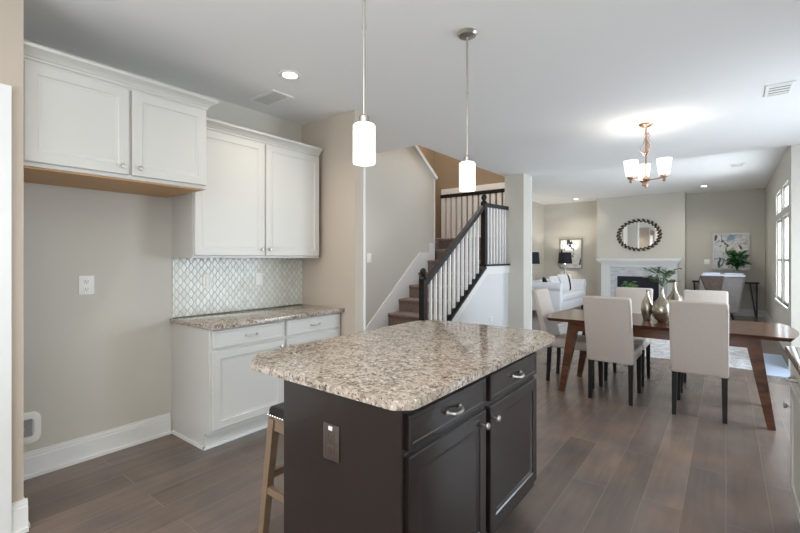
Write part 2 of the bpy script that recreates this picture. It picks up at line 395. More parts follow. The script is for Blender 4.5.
# ================================================================== THE SETTING
H = 2.745; HL = 3.0
S('floor', MB().box(-5.2, 2.2, -2.8, 13.2, -.1, 0), FLOOR)
c = MB().box(-3.6, 1.9, -2.8, 4.22, H, HL).box(-5.1, -3.6, 2.86, 4.22, H, HL).box(-2.96, 1.9, 4.22, 7.0, H, HL)
S('ceiling', c, CEIL)
S('ceiling_living', MB().box(-2.96, 1.9, 7.0, 7.9, HL, HL+.1).box(-4.55, 1.0, 7.9, 13.2, HL, HL+.1), CEIL)
S('ceiling_stairwell', MB().box(-5.1, -2.86, 4.1, 7.9, 5.2, 5.3), CEIL)
S('wall_kitchen_left', MB().box(-3.57, -3.47, .445, 2.86, 0, H), WALL)
S('wall_pantry', MB().box(-3.47, -2.81, .445, .545, 0, H).box(-2.91, -2.81, -2.6, -.45, 0, H).box(-2.91, -2.81, -.45, .445, 2.13, H), WALL_WARM)
S('wall_end', MB().box(-3.95, -2.72, 2.86, 2.985, 0, H), WALL_WARM)
S('wall_stair_left', MB().prism([(2.985, 0), (6.1, 0), (6.1, 2.74), (4.7, 3.69), (2.985, 3.69)], 'x', -4.05, -3.95), WALL)
S('wall_stair_outer', MB().box(-5.1, -5.0, 2.86, 7.85, 0, 5.2).box(-5.0, -4.05, 2.86, 2.985, 0, H), WALL_SHADE)
S('wall_stair_far', MB().box(-5.0, -2.95, 7.75, 7.85, 0, 5.2), WALL_SHADE)
S('wall_stair_upper', MB().box(-2.96, -2.86, 4.22, 7.75, HL, 5.2).box(-5.0, -2.86, 4.12, 4.22, HL, 5.2), WALL_SHADE)
S('wall_stair_low', MB().prism([(4.28, 0), (6.69, 0), (6.69, 1.25), (5.84, 1.25), (4.28, .245)], 'x', -2.97, -2.87), PALE)
S('wall_column', MB().box(-2.93, -2.605, 6.69, 7.02, 0, HL), WALL)
S('wall_stair_living', MB().box(-3.0, -2.93, 6.9, 7.85, 0, HL), WALL)
S('wall_living_front', MB().box(-4.45, -2.93, 7.86, 7.95, 0, HL), WALL)
S('wall_living_left', MB().box(-4.52, -4.42, 7.95, 13.1, 0, HL), WALL)
S('wall_living_back', MB().box(-4.45, .85, 13.0, 13.1, 0, HL), WALL)
S('wall_chimney', MB().box(-2.80, -.80, 12.5, 13.0, 0, HL), WALL)
WY = [(8.35, 9.2), (9.4, 10.25)]
w = MB().box(.72, .85, 7.12, WY[0][0], 0, HL).box(.72, .85, WY[0][1], WY[1][0], 0, HL).box(.72, .85, WY[1][1], 13.0, 0, HL)
for a, b in WY: w.box(.72, .85, a, b, 0, .65).box(.72, .85, a, b, 2.04, 2.14).box(.72, .85, a, b, 2.52, HL)
S('wall_living_right', w, WALL)
S('wall_dining_end', MB().box(.63, 1.85, 7.0, 7.12, 0, HL), WALL)
S('wall_dining_right', MB().box(1.75, 1.85, 3.3, 4.0, 0, H).box(1.75, 1.85, 6.3, 7.0, 0, H).box(1.75, 1.85, 4.0, 6.3, 2.15, H).box(.92, 1.85, 3.2, 3.3, 0, H), PALE)
S('wall_kitchen_right', MB().box(.92, 1.02, -2.6, .2, 0, H).box(.92, 1.02, 1.8, 3.2, 0, H).box(.92, 1.02, .2, 1.8, 0, 1.15).box(.92, 1.02, .2, 1.8, 2.15, H), WALL)
S('wall_kitchen_back', MB().box(-2.91, -2.6, -2.7, -2.6, 0, H).box(.8, 1.02, -2.7, -2.6, 0, H).box(-2.6, .8, -2.7, -2.6, 2.5, H).box(-2.6, .8, -2.7, -2.6, 0, .2), WALL)

def window(name, ax, f0, f1, u0, u1, z0, z1, bars=(), hb=()):
    """glazed window in a wall opening; ax = wall normal"""
    b = MB(); t = .045
    def bx(ua, ub, za, zb, d0=f0, d1=f1):
        b.box(d0, d1, ua, ub, za, zb) if ax == 'x' else b.box(ua, ub, d0, d1, za, zb)
    bx(u0, u0+t, z0, z1); bx(u1-t, u1, z0, z1); bx(u0+t, u1-t, z0, z0+t); bx(u0+t, u1-t, z1-t, z1)
    for q in bars: bx(q-.02, q+.02, z0+t, z1-t)
    for q in hb: bx(u0+t, u1-t, q-.02, q+.02)
    o = S(name, b, TRIM); g = MB(); fm = (f0+f1)/2
    g.box(fm-.003, fm+.003, u0+t-.01, u1-t+.01, z0+t-.01, z1-t+.01) if ax == 'x' else g.box(u0+t-.01, u1-t+.01, fm-.003, fm+.003, z0+t-.01, z1-t+.01)
    g.build('pane', GLASS, o, smooth=0)
    return o
k = 1
for a, b in WY:
    window('window_%d' % k, 'x', .75, .81, a, b, .65, 2.04, hb=(1.34,)); k += 1
    window('window_%d' % k, 'x', .75, .81, a, b, 2.14, 2.52); k += 1
window('window_5', 'x', .94, 1.0, .2, 1.8, 1.15, 2.15, bars=(1.0,))
window('door_1', 'x', 1.77, 1.83, 4.0, 6.3, 0.0, 2.15, bars=(5.15,))
window('window_6', 'y', -2.68, -2.62, -2.6, .8, .2, 2.5, bars=(-1.47, -.33))  # added unseen glazing that lets in the back fill light
# sills / casing of the living room windows
t = MB()
for a, b in WY: t.box(.695, .75, a-.04, b+.04, .615, .65)
S('trim_1', t, TRIM)
# pantry door and casing
t = MB().box(-2.81, -2.785, .405, .495, 0, 2.22).box(-2.81, -2.785, -.545, -.455, 0, 2.22).box(-2.81, -2.785, -.455, .405, 2.13, 2.22)
S('trim_2', t, TRIM)
d = MB().box(-2.89, -2.87, -.45, .405, 0.005, 2.125)
for z0, z1 in ((.12, .95), (1.08, 2.02)): d.door('x', 1, -2.868, -.44, .395, z0-.1, z1+.1, th=.004, rail=.11, drop=.003)
o = S('door_2', d, TRIM)
MB().ball((-2.84, -.37, .95), .028).tube([(-2.872, -.37, .95), (-2.85, -.37, .95)], .012).build('door_knob', NICK, o)
# baseboards
def bb(name, pieces):
    b = MB()
    for (x0, y0, x1, y1, nx, ny) in pieces:            # line at wall face, normal into the room
        for th, h0, h1 in ((.016, 0, .125), (.011, .125, .145), (.006, .145, .16), (.028, 0, .02)):
            b.box(min(x0, x1, x0+nx*th, x1+nx*th), max(x0, x1, x0+nx*th, x1+nx*th), min(y0, y1, y0+ny*th, y1+ny*th), max(y0, y1, y0+ny*th, y1+ny*th), h0, h1)
    S(name, b, TRIM)
bb('baseboard_left', [(-3.47, .545, -3.47, 1.55, 1, 0), (-3.47, .545, -2.82, .545, 0, 1), (-2.81, .495, -2.81, .56, 1, 0)])
bb('baseboard_end', [(-2.72, 2.86, -2.72, 2.985, 1, 0), (-2.86, 2.86, -2.70, 2.86, 0, -1)])
bb('baseboard_back', [(-4.42, 13.0, -2.8, 13.0, 0, -1), (-.8, 13.0, .72, 13.0, 0, -1)])
bb('baseboard_right', [(.72, 7.12, .72, 13.0, -1, 0)])
bb('baseboard_dining', [(.63, 7.0, 1.75, 7.0, 0, -1), (.63, 7.0, .63, 7.12, -1, 0)])
bb('baseboard_living', [(-4.42, 7.95, -4.42, 13.0, 1, 0)])
bb('baseboard_stair', [(-2.87, 4.3, -2.87, 6.69, 1, 0), (-2.93, 6.69, -2.605, 6.69, 0, -1), (-2.605, 6.69, -2.605, 7.02, 1, 0)])
# stair trims: skirt on the wall, cap and end of the sloping wall, band under the balustrade, frame behind the upper balustrade
S('trim_3', MB().prism([(4.0, 0), (6.1, 0), (6.1, 1.63), (5.92, 1.63), (5.92, 1.465), (5.66, 1.465), (4.0, .11)], 'x', -3.95, -3.93), TRIM)
S('trim_4', MB().bar((-3.99, 6.16, 2.735), (-3.99, 5.0, 3.523), .15, .055).box(-4.06, -3.935, 6.085, 6.115, 1.63, 2.73), TRIM)
S('trim_5', MB().prism([(4.28, .245), (5.84, 1.25), (6.69, 1.25), (6.69, 1.13), (5.885, 1.13), (4.28, .095)], 'x', -2.87, -2.85), TRIM)
S('trim_6', MB().box(-4.80, -3.1, 7.70, 7.75, 2.70, 2.83).box(-4.80, -4.735, 7.70, 7.75, 1.72, 2.70).box(-5.0, -4.735, 7.73, 7.75, 1.72, 1.80), TRIM)
S('trim_7', MB().box(-2.735, -2.712, 2.975, 3.0, 0, H).box(-2.612, -2.598, 7.0, 7.03, 0, HL), TRIM)

# ================================================================== STAIRS
st = thing('staircase', 'carpeted staircase rising from the hall behind the dark balustrade', 'stairs', (-3.45, 4.3, 0))
for i in range(1, 10):
    y = 4.295+(i-1)*.26; z = i*.191; b = MB()
    x0 = -3.928
    if i < 9:
        b.rbox(x0, -2.972, y, y+.40 if i < 8 else y+.4, z-.052, z, .02)
        b.box(x0, -2.972, y+.028, y+.29, z-.191 if i > 1 else 0.001, z-.03)
    else:
        b.rbox(-4.04, -3.005, y, 7.70, z-.052, z, .02); b.box(-4.03, -3.005, y+.028, 7.7, z-.191, z-.03)
        b.box(-4.98, -4.03, 6.2, 7.7, z-.19, z)
    b.build('step', CARPET, st, world=True)

rl = thing('stair_railing', 'black and white balustrade up the stairs with newel posts at both ends', 'railing', (-2.887, 4.22, 0))
def newel(y, z0, z1):
    b = MB().box(-2.923, -2.851, y-.036, y+.036, z0, z1-.14)
    b.lathe([(.048, 0), (.052, .012), (.042, .03), (.028, .045)], (-2.887, y, z1-.145), 16)
    p = b.build('newel_post', BLACKW, rl, world=True)
    MB().lathe([(.02, 0), (.03, .018), (.042, .05), (.035, .08), (.018, .1), (.004, .104)], (-2.887, y, z1-.104), 16).build('finial', BLACKW, p, world=True)
newel(4.22, 0, 1.255); newel(5.84, 1.28, 2.335)
railz = lambda y: 1.085+(y-4.28)*.692
curbz = lambda y: .245+(y-4.28)*.6442
MB().bar((-2.887, 4.26, railz(4.26)), (-2.887, 5.80, railz(5.80)), .055, .06).build('handrail', BLACKW, rl, world=True)
MB().bar((-2.887, 5.88, 2.175), (-2.887, 6.688, 2.20), .055, .06).build('handrail', BLACKW, rl, world=True)
MB().bar((-2.887, 4.27, curbz(4.27)+.012), (-2.887, 5.80, curbz(5.80)+.012), .125, .03).box(-2.96, -2.83, 5.80, 6.688, 1.251, 1.28).build('shoe_rail', BLACKW, rl, world=True)
for i in range(12):
    y = 4.38+i*.1135
    MB().box(-2.903, -2.871, y-.016, y+.016, curbz(y)+.02, railz(y)-.02).build('baluster', TRIM, rl, world=True)
fil = MB()
for i in range(12):
    y = 4.38+i*.1135+.057
    fil.prism([(y-.04, curbz(y-.04)+.02), (y+.04, curbz(y+.04)+.02), (y+.04, curbz(y+.04)+.045), (y-.04, curbz(y+.04)+.045)], 'x', -2.915, -2.86)
fil.build('fillet', BLACKW, rl, world=True)
for i in range(7):
    y = 5.955+i*.107
    MB().box(-2.903, -2.871, y-.016, y+.016, 1.28, 2.17).build('baluster', TRIM, rl, world=True)
r2 = thing('landing_railing', 'white baluster railing with black handrail across the upper landing', 'railing', (-3.9, 7.6, 1.72))
MB().box(-4.74, -3.01, 7.565, 7.635, 2.62, 2.69).build('handrail', BLACKW, r2, world=True)
MB().box(-4.74, -3.01, 7.57, 7.63, 1.721, 1.75).build('shoe_rail', TRIM, r2, world=True)
for i in range(14):
    x = -4.68+i*.125
    MB().box(x-.043, x+.043, 7.575, 7.625, 1.75, 2.63).build('baluster', TRIM, r2, world=True)

# ================================================================== KITCHEN, LEFT WALL
def knob(ax, s, f, u, v, parent, m=NICK):
    b = MB(); prof = [(.005, 0), (.005, .012), (.012, .016), (.0155, .022), (.013, .028), (.004, .030)]
    t = bmesh.new(); q = MB(); q.lathe(prof, n=14)
    R = Matrix.Rotation(PI/2, 3, 'Y') if ax == 'x' and s > 0 else Matrix.Rotation(-PI/2, 3, 'Y')
    for vv in q.bm.verts: vv.co = R @ vv.co + Vector((f, u, v))
    return q.build('knob', m, parent, world=True)
def pull(f, s, u, v, parent, m=NICK, L=.096):
    b = MB(); pts = []
    for i in range(13):
        a = i/12*2-1; pts.append((f+s*(.028*(1-a**4)+.002), u+a*L/2, v-.006*(1-a*a)))
    b.tube(pts, .0055, 8)
    for e in (-1, 1): b.ball((f+s*.004, u+e*L/2, v), .009, (.6, 1, 1))
    return b.build('handle', m, parent, world=True)
def cab_door(ax_f, s, u0, u1, v0, v1, parent, m, kn=None, rail=.055):
    o = MB().door('x', s, ax_f, u0, u1, v0, v1, rail=rail).build('door', m, parent, smooth=20, world=True)
    if kn: knob('x', s, ax_f, kn[0], kn[1], o)
    return o
def cab_drawer(ax_f, s, u0, u1, v0, v1, parent, m):
    o = MB().door('x', s, ax_f, u0, u1, v0, v1, flat=True).build('drawer', m, parent, smooth=20, world=True)
    pull(ax_f, s, (u0+u1)/2, (v0+v1)/2, o)
    return o
def crown(x0, x1, y0, y1, z0, parent, ret=True):
    """cove moulding along the front (+X), returning to the wall at the far end"""
    b = MB(); prof = [(0, 0), (.008, 0), (.008, .012), (.014, .016), (.018, .024), (.032, .036), (.052, .048), (.058, .050), (.058, .068), (0, .068)]
    vs = []
    for d, z in prof:
        vs += [(x1+d, y0, z0+z), (x1+d, y1+(d if ret else 0), z0+z)]
        vs.append((x0, y1+d, z0+z) if ret else (x0, y1, z0+z))
    n = len(prof); fs = []
    for i in range(n):
        k = (i+1) % n; fs += [(3*i, 3*i+1, 3*k+1, 3*k)]+([(3*i+1, 3*i+2, 3*k+2, 3*k+1)] if ret else [])
    fs.append(tuple(3*i for i in range(n))[::-1]); fs.append(tuple(3*i+(2 if ret else 1) for i in range(n)))
    b._add(vs, fs)
    return b.build('crown_moulding', CABW, parent, world=True, smooth=25)

t = thing('wall_cabinet', 'white two-door wall cabinet mounted deep above the refrigerator alcove', 'cabinet', (-3.16, 1.05, 1.85))
MB().box(-3.468, -2.885, .547, 1.535, 1.856, 2.42).build('body', CABW, t, world=True, smooth=0)
MB().box(-3.46, -2.90, .56, 1.52, 1.846, 1.856).build('bottom_panel', CABWOOD, t, world=True, smooth=0)
cab_door(-2.865, 1, .556, 1.045, 1.878, 2.395, t, CABW, (1.005, 1.925)); cab_door(-2.865, 1, 1.062, 1.525, 1.878, 2.395, t, CABW, (1.10, 1.925))
crown(-3.468, -2.885, .547, 1.535, 2.412, t)

t = thing('wall_cabinet', 'white two-door wall cabinet hanging over the tiled backsplash', 'cabinet', (-3.3, 2.18, 1.37))
MB().box(-3.468, -3.145, 1.565, 2.80, 1.375, 2.37).build('body', CABW, t, world=True, smooth=0)
cab_door(-3.125, 1, 1.575, 2.178, 1.395, 2.35, t, CABW, (2.145, 1.45)); cab_door(-3.125, 1, 2.192, 2.79, 1.395, 2.35, t, CABW, (2.225, 1.45))
crown(-3.468, -3.145, 1.565, 2.80, 2.362, t, False)

t = thing('base_cabinet', 'white base cabinet with two drawers and two doors under the wall counter', 'cabinet', (-3.2, 2.2, 0))
b = MB().box(-3.468, -2.905, 1.565, 2.855, .115, .866).box(-3.468, -2.966, 1.565, 2.855, .001, .116)
b.build('body', CABW, t, world=True, smooth=0)
MB().box(-3.45, -2.95, 1.552, 1.565, .001, .022).box(-2.966, -2.952, 1.552, 2.855, .001, .022).build('shoe_moulding', TRIM, t, world=True, smooth=0)
cab_drawer(-2.885, 1, 1.585, 2.195, .725, .855, t, CABW); cab_drawer(-2.885, 1, 2.225, 2.835, .725, .855, t, CABW)
cab_door(-2.885, 1, 1.585, 2.195, .145, .705, t, CABW, (2.16, .655)); cab_door(-2.885, 1, 2.225, 2.835, .145, .705, t, CABW, (2.26, .655))
tag(MB().rbox(-3.468, -2.845, 1.545, 2.857, .868, .903, .006, 2).build('countertop', GRAN), 'granite countertop on the white base cabinet below the backsplash', 'countertop')
tag(MB().box(-3.469, -3.460, 1.567, 2.858, .905, 1.373).build('backsplash', TILE, smooth=0), 'pearly lantern-pattern tile backsplash above the wall counter', 'backsplash')

def outlet(name, ax, f, s, u, v, label, plate=PLATE, kind='duplex', w=.075, h=.118, cat='outlet', button=0):
    loc = (f, u, v) if ax == 'x' else (u, f, v)
    o = thing(name, label, cat, loc)
    def tr(mb, nm, m, parent):
        for q in mb.bm.verts:
            a, b_, c_ = q.co
            q.co = (s*a, b_, c_) if ax == 'x' else (b_, s*a, c_)
        return mb.build(nm, m, parent)
    p = tr(MB().rbox(0, .006, -w/2, w/2, -h/2, h/2, .003, 2), 'cover_plate', plate, o)
    if kind == 'duplex':
        for dz in ((.026, -.026) if not button else (.022, -.026)):
            tr(MB().rbox(.005, .009, -.017, .017, dz-.017, dz+.017, .002, 2), 'socket', plate, p)
            tr(MB().box(.0085, .0095, -.009, -.006, dz-.004, dz+.008).box(.0085, .0095, .006, .009, dz-.004, dz+.008).box(.0085, .0095, -.003, .003, dz-.013, dz-.008), 'slot', DARK, p)
    if button: tr(MB().rbox(.005, .0095, -.010, .010, button-.008, button+.008, .002, 2), 'test_button', PLATE, p)
    if kind != 'duplex':
        tr(MB().rbox(.005, .010, -.017, .017, -.034, .034, .002, 2), 'rocker', plate, p)
    return o
outlet('outlet', 'x', -3.47, 1, 1.0, 1.19, 'white outlet plate on the bare alcove wall', w=.09, h=.128)
outlet('outlet', 'x', -3.46, 1, 1.845, 1.18, 'white cover plate on the backsplash, nearer the alcove', kind='rocker')
outlet('outlet', 'x', -3.46, 1, 2.35, 1.18, 'white cover plate on the backsplash, nearer the warm-lit wall end', kind='rocker')
# water supply box low on the alcove wall
t = thing('water_supply_box', 'white rounded refrigerator water box low on the alcove wall', 'outlet box', (-3.47, .665, .31))
b = MB(); rings = []
for (hw, hh, x) in ((.092, .098, 0), (.092, .098, .010), (.085, .091, .014), (.058, .062, .014), (.055, .058, .002)):
    r = []
    for i in range(32):
        a = 2*PI*i/32; ca, sa = math.cos(a), math.sin(a); p = .45
        r.append(b.bm.verts.new((x, hw*math.copysign(abs(ca)**p, ca), hh*math.copysign(abs(sa)**p, sa))))
    rings.append(r)
for a_, b_ in zip(rings, rings[1:]):
    for i in range(32): b.bm.faces.new((a_[i], a_[(i+1) % 32], b_[(i+1) % 32], b_[i]))
b.bm.faces.new(rings[-1])
b.build('frame', PLATE, t)
MB().tube([(.004, 0, -.055), (.004, 0, -.02), (.012, 0, 0)], .007).ball((.012, 0, .004), .012).build('valve', NICK, t)
MB().box(.0015, .004, -.05, .05, -.053, .053).build('recess', mat('grey_plastic', srgb(150, 150, 150), .6), t)

# ================================================================== ISLAND
t = thing('island_cabinet', 'espresso brown kitchen island cabinet with two drawers and two doors', 'cabinet', (-1.14, 1.7, 0))
MB().box(-1.45, -.85, 1.115, 2.335, .105, .873).box(-1.43, -.92, 1.16, 2.30, .001, .106).build('body', ESP, t, world=True, smooth=0)
MB().box(-1.458, -.845, 1.108, 1.1155, .001, .873).build('end_panel', ESP, t, world=True, smooth=0)
cab_drawer(-.83, 1, 1.135, 1.70, .735, .855, t, ESP); cab_drawer(-.83, 1, 1.745, 2.325, .735, .855, t, ESP)
cab_door(-.83, 1, 1.135, 1.70, .15, .712, t, ESP, (1.672, .655)); cab_door(-.83, 1, 1.745, 2.325, .15, .712, t, ESP, (1.78, .655))
def outline(pts, r, n=4):
    out = []; m = len(pts)
    for i in range(m):
        p, a, b = Vector(pts[i]), Vector(pts[i-1]), Vector(pts[(i+1) % m])
        u, v = (a-p).normalized(), (b-p).normalized()
        for k in range(n+1):
            s_ = k/n; out.append(tuple(p+u*r*(1-s_)**2+v*r*s_**2))
    return out
poly = outline([(-.865, 1.088), (-.812, 1.135), (-.812, 2.60), (-.93, 2.725), (-1.72, 2.725), (-1.83, 2.60), (-1.83, 1.24), (-1.69, 1.10)], .02)
t = bmesh.new(); q = MB().prism(poly, 'z', .875, .908); bmesh.ops.bevel(q.bm, geom=[e for e in q.bm.edges if abs(e.verts[0].co.z-e.verts[1].co.z) < 1e-5 and e.verts[0].co.z > .9], offset=.006, segments=3, affect='EDGES')
tag(q.build('countertop', GRAN), 'large granite island countertop with clipped corners and wide overhang', 'countertop')
outlet('outlet', 'y', 1.108, -1, -1.172, .685, 'dark brown outlet on the end panel of the kitchen island', PLATED, w=.085, h=.135, button=.054)

# counter stool
t = thing('counter_stool', 'backless wooden stool with black nailhead seat tucked beside the island', 'stool', (-1.645, 1.50, -.0))
MB().rbox(-.15, .15, -.235, .235, .575, .63, .022, 3, lambda v: Vector((v.x, v.y, v.z+.35*v.y*v.y))).build('seat', LEATH, t)
nb = MB()
for i in range(26):
    y = -.225+i*.018; z = .587+.35*y*y
    for x in (-.151, .151): nb.ball((x, y, z), .0065, u=6, v=4)
for i in range(16):
    x = -.14+i*.0187
    for y in (-.236, .236): nb.ball((x, y, .606), .0065, u=6, v=4)
nb.build('nailhead_trim', NAIL, t)
MB().box(-.135, .135, -.225, -.20, .53, .593).box(-.135, .135, .20, .225, .53, .593).box(-.135, -.11, -.2, .2, .53, .58).box(.11, .135, -.2, .2, .53, .58).build('apron', STOOLW, t)
for sx in (-1, 1):
    for sy in (-1, 1):
        MB().bar((sx*.125, sy*.212, .585), (sx*.165, sy*.25, .002), .042, .042, .036, .036, up=(0, 1, 0)).build('leg', STOOLW, t)
for sy in (-1, 1): MB().bar((-.15, sy*.235, .24), (.15, sy*.235, .24), .028, .034).build('stretcher', STOOLW, t)
for sx in (-1, 1): MB().bar((sx*.15, -.236, .30), (sx*.15, .236, .30), .028, .034).build('stretcher', STOOLW, t)

# right hand base cabinet at the frame edge
t = thing('base_cabinet', 'pale base cabinet at the right edge facing the island', 'cabinet', (.58, 1.5, 0))
MB().box(.29, .915, -1.0, 3.06, .105, .866).box(.35, .915, -1.0, 3.06, .001, .106).build('body', CABW, t, world=True, smooth=0)
MB().box(.335, .35, -1.0, 3.06, .001, .10).build('toe_board', TRIM, t, world=True, smooth=0)
for y0 in (2.52, 1.97, 1.42):
    cab_drawer(.27, -1, y0, y0+.525, .725, .855, t, CABW)
    dd = cab_door(.27, -1, y0, y0+.525, .145, .705, t, CABW); knob('x', -1, .27, y0+.49 if y0 != 1.97 else y0+.03, .60, dd)
tag(MB().rbox(.25, .918, -1.0, 3.075, .868, .903, .006, 2).build('countertop', GRAN), 'granite countertop running along the right edge', 'countertop')

# ================================================================== LIGHT FITTINGS
def pendant(x, y, label):
    t = thing('pendant_light', label, 'pendant light', (x, y, H), group='pendant lights over the island')
    MB().lathe([(.062, 0), (.062, -.008), (.052, -.02), (.02, -.026), (.006, -.028)], n=24).build('canopy', NICK, t)
    MB().tube([(0, 0, -.02), (0, 0, -.765)], .006, 8).tube([(0, 0, -.36), (0, 0, -.375)], .009, 8).build('stem', NICK, t)
    MB().lathe([(.008, -.745), (.022, -.755), (.024, -.795), (.02, -.80)], n=16).build('socket_cup', NICK, t)
    MB().lathe([(.022, -.786), (.042, -.788), (.0485, -.795), (.0485, -.956), (.046, -.960), (.045, -.956), (.045, -.80), (.022, -.791)], n=28, close=True).build('shade', GLOW, t)
    MB().lathe([(.003, -.80), (.022, -.83), (.028, -.87), (.018, -.90), (.003, -.905)], n=14).build('bulb', CANL, t)
pendant(-1.25, 1.373, 'white cylinder pendant light nearer the wall cabinets, hanging lower in view')
pendant(-1.25, 2.302, 'white cylinder pendant light in front of the staircase, ceiling canopy visible')

cx, cy = -.649, 4.978
t = thing('chandelier', 'three-light bronze chandelier hanging above the dining table', 'chandelier', (cx, cy, H))
MB().lathe([(.068, 0), (.066, -.01), (.045, -.028), (.015, -.035), (.004, -.04)], n=24).build('canopy', COPPER, t)
MB().tube([(0, 0, -.03), (0, 0, -.58)], .008, 10).ball((0, 0, -.10), .014).ball((0, 0, -.30), .016).lathe([(.008, -.60), (.03, -.585), (.045, -.57), (.03, -.55), (.01, -.53)], n=16).lathe([(.004, -.655), (.014, -.64), (.02, -.61), (.012, -.59)], n=14).build('stem', COPPER, t)
ch = MB()
for i in range(9):
    z = -.10-.024*i; a = i % 2
    pts = [(.012*math.cos(q)*(1 if a else 0)+.02, .012*math.cos(q)*(0 if a else 1), z+.016*math.sin(q)) for q in [2*PI*j/10 for j in range(11)]]
    ch.tube(pts, .0028, 5)
ch.build('chain', COPPER, t)
for k in range(3):                                   # braces sloping from the stem collar
    a = math.radians(77+120*k); e = (.055*math.cos(a), .055*math.sin(a), -.26)
    MB().tube([(0, 0, -.12), (.025*math.cos(a), .025*math.sin(a), -.20), e, (.02*math.cos(a), .02*math.sin(a), -.31), (0, 0, -.33)], .004, 6).build('scroll', COPPER, t)
yawc = math.atan2(-cx, cy)
for k, deg in enumerate((22, 142, 262)):
    a = math.radians(deg); rx, fz = .168*math.cos(a), -.168*math.sin(a)
    ex, ey = math.cos(yawc)*rx-math.sin(yawc)*fz, math.sin(yawc)*rx+math.cos(yawc)*fz
    ar = MB().tube([(0, 0, -.58), (ex*.3, ey*.3, -.575), (ex*.7, ey*.7, -.572), (ex, ey, -.568), (ex, ey, -.545)], .0075, 8).lathe([(.008, -.61), (.016, -.60), (.013, -.575)], (ex, ey, 0), 12)
    ao = ar.build('arm', COPPER, t)
    MB().lathe([(.014, -.575), (.034, -.562), (.036, -.545), (.02, -.53)], (ex, ey, 0), 16).build('socket_cup', COPPER, ao)
    MB().lathe([(.02, -.545), (.046, -.540), (.067, -.385), (.064, -.385), (.043, -.536), (.02, -.540)], (ex, ey, 0), 24, close=True).build('shade', GLOW2, ao)
    point('chandelier_bulb', (cx+ex, cy+ey, H-.43), 2.4, (1, .93, .84))

def can(x, y, z, label, p):
    t = thing('recessed_light', label, 'ceiling light', (x, y, z), group='recessed ceiling lights')
    MB().lathe([(.055, -.001), (.085, -.001), (.085, -.006), (.078, -.009), (.055, -.004)], n=28, close=True).build('trim_ring', PLATE, t)
    MB().lathe([(.0, -.001), (.056, -.001), (.056, -.004), (.0, -.005)], n=24).build('lens', CANL, t)
    spot('downlight', (x, y, z-.03), p)
can(-2.59, 2.023, H, 'bright recessed light in the ceiling near the wall cabinets', 26)
can(-3.28, 12.24, HL, 'small recessed light in the living room ceiling, left of the chimney', 34)
can(-.394, 11.787, HL, 'small recessed light in the living room ceiling, right of the chimney', 40)
spot('kitchen_fill_spot', (-1.2, -.6, H-.03), 26); spot('kitchen_fill_spot', (.1, 1.2, H-.03), 14)  # added spots out of view, without fixtures, to brighten the kitchen
point('stairwell_fill', (-3.6, 6.2, 4.6), 115, (1, .95, .89), .1)  # added unseen light so the stairwell is not dark
spot('hall_fill_spot', (-3.35, 3.6, H-.03), 45, (1, .95, .88))  # added spot with no fixture, brightens the hall and steps

def vent(x0, x1, y0, y1, z, label, n, along='x'):
    t = thing('ceiling_vent', label, 'vent', ((x0+x1)/2, (y0+y1)/2, z))
    f = .022
    MB().box(x0, x1, y0, y0+f, z-.008, z-.0005).box(x0, x1, y1-f, y1, z-.008, z-.0005).box(x0, x0+f, y0+f, y1-f, z-.008, z-.0005).box(x1-f, x1, y0+f, y1-f, z-.008, z-.0005).build('frame', PLATE, t, world=True, smooth=0)
    MB().box(x0+f, x1-f, y0+f, y1-f, z-.003, z-.0005).build('backing', mat('vent_shadow_grey', srgb(120, 118, 116), .8), t, world=True, smooth=0)
    s_ = MB()
    for i in range(n):
        if along == 'x':
            y = y0+f+(y1-y0-2*f)*(i+.5)/n; s_.bar((x0+f, y, z-.006), (x1-f, y, z-.006), (y1-y0-2*f)/n*.62, .002)
        else:
            x = x0+f+(x1-x0-2*f)*(i+.5)/n; s_.bar((x, y0+f, z-.006), (x, y1-f, z-.006), (x1-x0-2*f)/n*.62, .002)
    s_.build('louvre', PLATE, t, world=True, smooth=0)
vent(-3.27, -2.92, 2.11, 2.315, H, 'white ceiling vent above the wall cabinets', 8)
vent(.255, .43, 4.45, 4.75, H, 'white ceiling vent beyond the dining table at the right', 4)
vent(.05, .26, 9.35, 9.62, HL, 'small white vent in the living room ceiling', 4)

# ================================================================== DINING
t = thing('dining_table', 'walnut dining table with angled tapered legs and bowed ends', 'dining table', (-.53, 4.85, 0))
poly = []
def arc(x0, y0, x1, y1, bulge, n=10):
    for i in range(n+1):
        u = i/n; poly.append((x0+(x1-x0)*u+bulge[0]*4*u*(1-u), y0+(y1-y0)*u+bulge[1]*4*u*(1-u)))
arc(-.95, -.445, .95, -.445, (0, -.004)); arc(.95, -.435, .95, .47, (.06, 0)); arc(.95, .48, -.95, .48, (0, .012)); arc(-.95, .47, -.95, -.435, (-.06, 0))
q = MB().prism(poly, 'z', .728, .76)
for v in q.bm.verts:
    if v.co.z < .74: v.co.x *= .975; v.co.y *= .955
q.build('tabletop', WALNUT, t)
MB().box(-.72, .72, -.37, -.345, .64, .728).box(-.72, .72, .345, .37, .64, .728).box(-.72, -.695, -.345, .345, .64, .728).box(.695, .72, -.345, .345, .64, .728).build('apron', WALNUT, t)
for sx in (-1, 1):
    for sy in (-1, 1):
        MB().bar((sx*.70, sy*.315, .73), (sx*.82, sy*.335, .001), .10, .075, .052, .05, up=(0, 1, 0)).build('leg', WALNUT, t)

